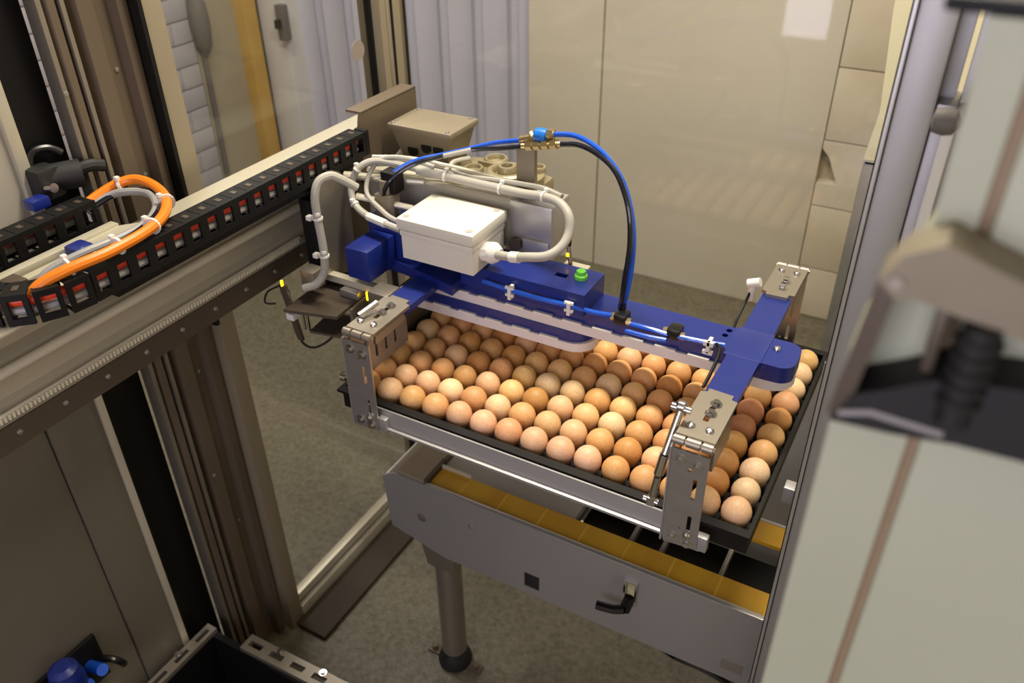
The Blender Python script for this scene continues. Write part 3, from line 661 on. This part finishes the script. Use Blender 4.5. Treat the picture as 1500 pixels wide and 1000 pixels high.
# steel strip, plate and angle lying inside the loop of the chain
sr = thing('cable_tray', (-.27, -.3, .30), 'tan metal tray strips lying inside the cable chain loop', 'tray')
part('tray_strip', MB().box(-.309, -.292, -.395, -.185, .302, .326, .001), 'alu', sr)
part('tray_strip', MB().box(-.285, -.270, -.40, -.29, .302, .320, .001), 'alu', sr)
part('tray_plate', MB().prism([(-.292, -.245), (-.262, -.245), (-.215, -.185), (-.262, -.150), (-.292, -.185)], 'z', .302, .322), 'alu', sr)
part('bracket', MB().box(-.268, -.238, -.395, -.372, .302, .338, .002), 'steel_dark', sr)
part('clamp', MB().box(-.287, -.255, -.285, -.255, .302, .334, .006), 'blue', sr)
# black servo motor behind the chain
sm = thing('servo_motor', (-.43, -.19, .35), 'black motor with curved cable and silver connector behind the cable chain', 'motor')
part('motor_body', MB().cyl((-.435, -.195, .372), (-.405, -.145, .372), .022, 20).box(-.45, -.41, -.215, -.175, .345, .395, .008), 'rubber', sm)
part('motor_cable', MB().tube([(-.445, -.205, .385), (-.450, -.190, .410), (-.445, -.165, .412), (-.435, -.150, .400)], .0065, 10), 'black_gloss', sm)
part('connector', MB().cyl((-.41, -.205, .368), (-.395, -.204, .370), .0075, 12), 'chrome', sm)
part('plug', MB().box(-.42, -.395, -.245, -.215, .345, .362, .004), 'blue', sm)
part('mount_arm', MB().tube([(-.415, -.16, .375), (-.405, -.13, .378), (-.40, -.11, .372)], .010, 10), 'rubber', sm)

# ------------------------------------------------------------------ hoses and conduits
blue_arc = [(.222,.270,.404), (.263,.260,.412), (.301,.250,.406), (.335,.240,.389), (.363,.230,.361), (.382,.220,.323), (.393,.210,.283), (.395,.205,.231), (.392,.200,.189), (.388,.201,.170)]
black_arc = [(.240,.260,.394), (.278,.247,.403), (.315,.234,.399), (.350,.222,.383), (.374,.210,.353), (.388,.200,.320), (.393,.195,.276), (.391,.191,.230), (.389,.189,.185), (.387,.190,.168)]
blue_left = [(.158,.280,.380), (.105,.280,.366), (.062,.270,.352), (.018,.250,.340), (-.019,.220,.333), (-.050,.200,.315), (-.073,.190,.289), (-.083,.190,.261), (-.084,.200,.243)]
black_left = [(.176,.270,.376), (.124,.270,.363), (.069,.260,.354), (.025,.240,.342), (-.009,.210,.334), (-.039,.190,.316), (-.059,.180,.293), (-.068,.180,.268), (-.071,.190,.250)]
h = thing('air_hose', blue_arc[-1], 'glossy blue air hose arching down to the gripper beam', 'hose')
part('hose', MB().tube(blue_arc, .0043, 10), 'blue_hose', h)
h = thing('air_hose', black_arc[-1], 'glossy black air hose arching beside the blue hose to the beam', 'hose')
part('hose', MB().tube(black_arc, .0043, 10), 'black_hose', h)
h = thing('air_hose', blue_left[-1], 'blue air hose running left from the blue valve to the carriage', 'hose')
part('hose', MB().tube(blue_left, .0040, 10), 'blue_hose', h)
h = thing('air_hose', black_left[-1], 'dark navy air hose running left from the brass fitting', 'hose')
part('hose', MB().tube(black_left, .0040, 10), 'black_hose', h)
part('printed_band', MB().tube(black_left[2:4], .0043, 10), 'conduit_grey', h)
vb = thing('shutoff_valve', (.19, .275, .26), 'brass valve with round blue knob in the air hose', 'valve')
part('brass_body', MB().cyl((.156, .280, .380), (.187, .276, .392), .0075, 10).cyl((.196, .274, .396), (.224, .270, .405), .0055, 10).lathe([(.006,-.006), (.010,-.005), (.010,.005), (.006,.006)], (.216, .271, .402), 'x', 6), 'brass', vb)
part('blue_knob', MB().lathe([(.006,-.012), (.011,-.010), (.012,0), (.011,.010), (.006,.012)], (.197, .274, .397), 'x', 16), 'blue_fit', vb, 'bright blue round knob')
part('tee_branch', MB().cyl((.183, .277, .390), (.176, .277, .400), .007, 8), 'brass', vb)
vf = thing('hose_coupling', (.2, .265, .26), 'brass coupling joining two black hoses below the blue valve', 'coupling')
part('coupling_body', MB().cyl((.163, .270, .374), (.240, .260, .394), .0050, 10), 'brass', vf)
for k in range(4):
    f0 = .12 + k*.21; x, y, z = .163+.077*f0, .270-.01*f0, .374+.02*f0
    part('hex_nut', MB().cyl((x, y, z), (x+.012, y-.0015, z+.003), .0082, 6), 'brass', vf)
part('bracket', MB().box(.150, .185, .272, .284, .285, .372, .002), 'cast_grey', vf)

cd = thing('conduit', (.19, .16, .24), 'thick grey flexible conduit curving around the white junction box', 'conduit')
conduit = [(.176,.158,.226), (.205,.152,.232), (.234,.150,.240), (.266,.160,.245), (.282,.180,.256), (.286,.200,.274), (.279,.212,.297), (.256,.225,.309), (.223,.235,.309), (.182,.24,.304), (.136,.242,.303), (.082,.242,.303), (.026,.240,.305), (-.028,.232,.309)]
part('hose', MB().tube(conduit, .0078, 12), 'conduit_grey', cd)
part('white_sleeve', MB().tube([conduit[1], (.222,.150,.236)], .0095, 12, smooth=False), 'white_plastic', cd)
for q in (8, 10, 12): tie('cable_tie', conduit[q], Vector(conduit[q+1])-Vector(conduit[q-1]), .0100, cd)
loop = [(-.028,.232,.311), (-.079,.220,.318), (-.103,.200,.323), (-.120,.180,.311), (-.130,.170,.280), (-.118,.160,.254), (-.082,.150,.242), (-.037,.140,.242), (-.004,.138,.239)]
ca = thing('cable', loop[-1], 'thick pale grey cable looping into the left side of the junction box', 'cable')
part('jacket', MB().tube(loop, .0062, 10), 'conduit_grey', ca)
part('white_sleeve', MB().tube(loop[-3:-1], .0075, 10, smooth=False), 'white_plastic', ca)
for q in (3, 5): tie('cable_tie', loop[q], Vector(loop[q+1])-Vector(loop[q-1]), .0078, ca)
ca = thing('cable', (-.004,.160,.245), 'thin pale grey cable looping behind the thicker cable to the box', 'cable')
part('jacket', MB().tube([(.0,.245,.315), (-.050,.235,.326), (-.090,.215,.325), (-.106,.195,.300), (-.100,.175,.272), (-.060,.160,.256), (-.030,.150,.250), (.0,.150,.246)], .0042, 8), 'conduit_grey', ca)
ca = thing('cable', (.21,.24,.311), 'grey cable lying on the aluminium profile beside the conduit', 'cable')
part('jacket', MB().tube([(.013,.340,.300), (.005,.30,.306), (.02,.27,.306), (.058,.256,.306), (.116,.256,.310), (.170,.254,.314), (.215,.247,.318), (.255,.236,.316)], .0045, 8), 'conduit_grey', ca)
for q, dz in enumerate((.298, .306, .296)):
    ca = thing('cable', (-.1, .25+.012*q, dz), ['upper pale cable stretched along the aluminium profile', 'middle pale cable stretched along the aluminium profile', 'lower pale cable stretched along the aluminium profile'][q], 'cable')
    part('jacket', MB().tube([(-.13, .225+.014*q, dz+.006), (-.06, .240+.012*q, dz+.012), (.02, .258+.012*q, dz+.004), (.10, .262+.010*q, dz), (.17, .262+.008*q, dz)], .0046, 8), ['conduit_grey', 'alu', 'conduit_grey'][q], ca)
fx = thing('flexible_conduit', (-.133,.05,.13), 'ribbed grey flexible conduit hanging down beside the carriage', 'conduit')
flex = [(-.075,.120,.310), (-.090,.100,.330), (-.102,.088,.338), (-.112,.070,.332), (-.116,.060,.307), (-.117,.060,.269), (-.115,.060,.231), (-.115,.060,.198), (-.122,.060,.162), (-.135,.050,.141), (-.157,.042,.131)]
part('hose', MB().tube(flex, .0072, 10), 'conduit_grey', fx)
for q in (5, 7):
    tie('cable_tie', flex[q], (0, 0, 1.0) if q < 0 else (.02, .02, 1), .0092, fx)
    part('tie_mount', MB().box(flex[q][0]-.018, flex[q][0]-.008, .050, .060, flex[q][2]-.004, flex[q][2]+.004, .001), 'white_plastic', fx)
hf = thing('air_hose', (.162,.150,.17), 'bright blue air hose clipped along the front of the blue block', 'hose')
fh = [(.150,.152,.172), (.162,.151,.172), (.205,.150,.170), (.259,.150,.169), (.311,.158,.166), (.349,.168,.159), (.378,.176,.157)]
part('hose', MB().tube(fh, .0042, 10), 'blue_hose', hf)
for q in (2, 4):
    x, y, z = fh[q]
    part('clip', MB().box(x-.003, x+.003, y-.007, y+.008, z-.016, z+.008, .001).box(x-.008, x+.008, y-.006, y-.001, z+.004, z+.009, .001).box(x-.008, x+.008, y-.006, y-.001, z-.010, z-.005, .001), 'white_plastic', hf)
for j, (dy, dz, lab) in enumerate(((0, 0, 'upper blue air hose between the two black fittings on the beam'), (-.008, -.010, 'lower blue air hose between the two black fittings on the beam'))):
    q = thing('air_hose', (.48, .17+dy, .15+dz), lab, 'hose')
    part('hose', MB().tube([(.408,.174+dy,.152+dz), (.445,.170+dy,.155+dz), (.478,.170+dy,.154+dz*.6)], .0040, 8), 'blue_hose', q)
q = thing('air_hose', (.52, .17, .155), 'short blue air hose ending at the white clip by the cross arm', 'hose')
part('hose', MB().tube([(.492,.170,.155), (.517,.170,.157), (.544,.172,.158), (.565,.178,.157)], .0040, 8), 'blue_hose', q)
part('clip', MB().box(.541, .547, .160, .178, .145, .166, .001).box(.536, .552, .160, .166, .158, .166, .001).box(.536, .552, .160, .166, .143, .149, .001), 'white_plastic', q)
q = thing('air_hose', (.57, .1, .15), 'thin black hose bending down along the blue cross arm', 'hose')
part('hose', MB().tube([(.550,.176,.158), (.562,.162,.160), (.566,.138,.156), (.566,.110,.148), (.564,.085,.138)], .0028, 8), 'black', q)
for xx, lab in ((.395, 'black tee fitting where the arched hoses meet the beam'), (.485, 'black inline fitting between the short blue hoses')):
    f_ = thing('hose_fitting', (xx, .18, .15), lab, 'fitting')
    part('fitting_body', MB().box(xx-.011, xx+.011, .166, .192, .148, .166, .004), 'black_gloss', f_)
    part('collar', MB().cyl((xx-.018, .178, .154), (xx-.010, .178, .155), .0065, 10).cyl((xx+.010, .174, .155), (xx+.018, .174, .155), .0065, 10), 'brass', f_)
    if xx < .45: part('riser', MB().cyl((xx-.006, .192, .150), (xx-.008, .197, .170), .0068, 10), 'black_gloss', f_)

# ------------------------------------------------------------------ lower left: floor unit and blue valves
fu = thing('floor_unit', (-.22, -.39, FL), 'black floor unit with slotted steel rails at the column foot', 'machine')
part('black_bin', MB().frame([(-.415, -.62), (-.03, -.62), (-.03, -.172), (-.415, -.172)], [(-.40, -.60), (-.045, -.60), (-.045, -.187), (-.40, -.187)], 'z', FL, -.735).box(-.40, -.045, -.60, -.187, FL, FL+.03), 'black', fu)
def slotted(p0, p1, w, z, n):
    p0, p1 = Vector(p0), Vector(p1); t = (p1-p0).normalized(); nn = Vector((-t.y, t.x))
    L = (p1-p0).length; sl = []
    for k in range(n):
        c = p0 + t*L*(k+.5)/n; a_, b_ = c - t*L*.3/n, c + t*L*.3/n
        sl.append([tuple(a_-nn*w*.35), tuple(b_-nn*w*.35), tuple(b_+nn*w*.35), tuple(a_+nn*w*.35)])
    r = part('slotted_rail', MB().plate([tuple(q) for q in (p0-nn*w, p1-nn*w, p1+nn*w, p0+nn*w)], sl, 'z', z, z+.012), 'steel_warm', fu)
    for k in range(n):
        c = p0 + t*L*(k+.5)/n
        if k % 2: inst('bolt', BOLT, r, (c.x + nn.x*w*.7, c.y + nn.y*w*.7, z+.012))
slotted((-.412, -.60), (-.412, -.172), .014, -.735, 7)
slotted((-.315, -.165), (-.02, -.158), .020, -.735, 5)
bv = thing('valve_cluster', (-.41, -.46, -.60), 'two bright blue valve caps with a dark fitting on the brown panel', 'valve')
part('mounting_plate', MB().box(-.440, -.432, -.53, -.40, -.62, -.50, .002), 'black', bv)
part('dark_body', MB().lathe([(.030,-.040), (.032,-.02), (.026,.012), (.015,.02)], (-.40, -.488, -.49), 'z', 18), 'blue', bv)
part('blue_cap', MB().cyl((-.432, -.432, -.560), (-.385, -.432, -.540), .012, 14), 'blue_hose', bv)
part('blue_cap', MB().cyl((-.432, -.466, -.562), (-.385, -.466, -.545), .012, 14), 'blue_hose', bv)
part('fitting', MB().tube([(-.432, -.415, -.56), (-.41, -.405, -.555), (-.395, -.395, -.565), (-.40, -.385, -.59)], .007, 8), 'black_gloss', bv)

# ------------------------------------------------------------------ blurred foreground door edge with its clamp
fd = thing('cream_door', (.95, -.53, FL), 'out of focus cream door panel with groove and black clamp', 'door panel')
TOP = .812
part('panel_edge', MB().prism([(.779, FL), (.8185, FL), (.8185, TOP), (.801, TOP), (.803, .72), (.783, .66)], 'y', -.55, -.50), 'cream', fd)
part('panel_face', MB().box(.8235, 1.25, -.55, -.50, FL, TOP, .004), 'cream', fd)
part('groove', MB().box(.815, .827, -.546, -.504, FL, TOP-.002), 'cream_seam', fd)
part('top_cap', MB().box(.785, 1.25, -.549, -.501, TOP, TOP+.006, .002), 'black', fd)
cl = thing('door_clamp', (.85, -.57, .64), 'blurred metal clamp with black rubber block around the cream door', 'clamp')
part('upper_strap', MB().prism([(.789, .713), (.796, .726), (.810, .734), (.838, .725), (.87, .718), (.92, .712), (.92, .688), (.87, .694), (.845, .701), (.804, .708), (.797, .706)], 'y', -.576, -.551), 'cast_grey', cl)
part('side_strap', MB().prism([(.782, .640), (.790, .642), (.797, .706), (.789, .713)], 'y', -.574, -.551), 'steel_dark', cl)
part('rubber_block', MB().prism([(.784, .638), (.791, .655), (.803, .662), (.822, .674), (.852, .679), (.92, .676), (.92, .638), (.862, .645), (.836, .644), (.810, .640)], 'y', -.576, -.551), 'rubber', cl)
m_ = MB()
for k in range(5): m_.lathe([(.0075, 0), (.0092, .0015), (.0092, .004), (.0075, .0055)], (.831, -.575, .664+.0072*k), 'z', 18)
m_.cyl((.831, -.575, .655), (.831, -.575, .703), .0072, 16)
part('spring_bolt', m_, 'rubber', cl)
part('pad', MB().box(.8135, .8185, -.574, -.551, .674, .708, .002), 'steel_dark', cl)
part('steel_band', MB().prism([(.787, .646), (.80, .651), (.83, .650), (.83, .647), (.80, .648), (.787, .643)], 'y', -.578, -.5762), 'steel_plain', cl)
part('rivet', MB().lathe([(.0035,0), (.003,-.002), (.001,-.003)], (.796, -.576, .714), 'y', 12), 'panel_grey', cl)
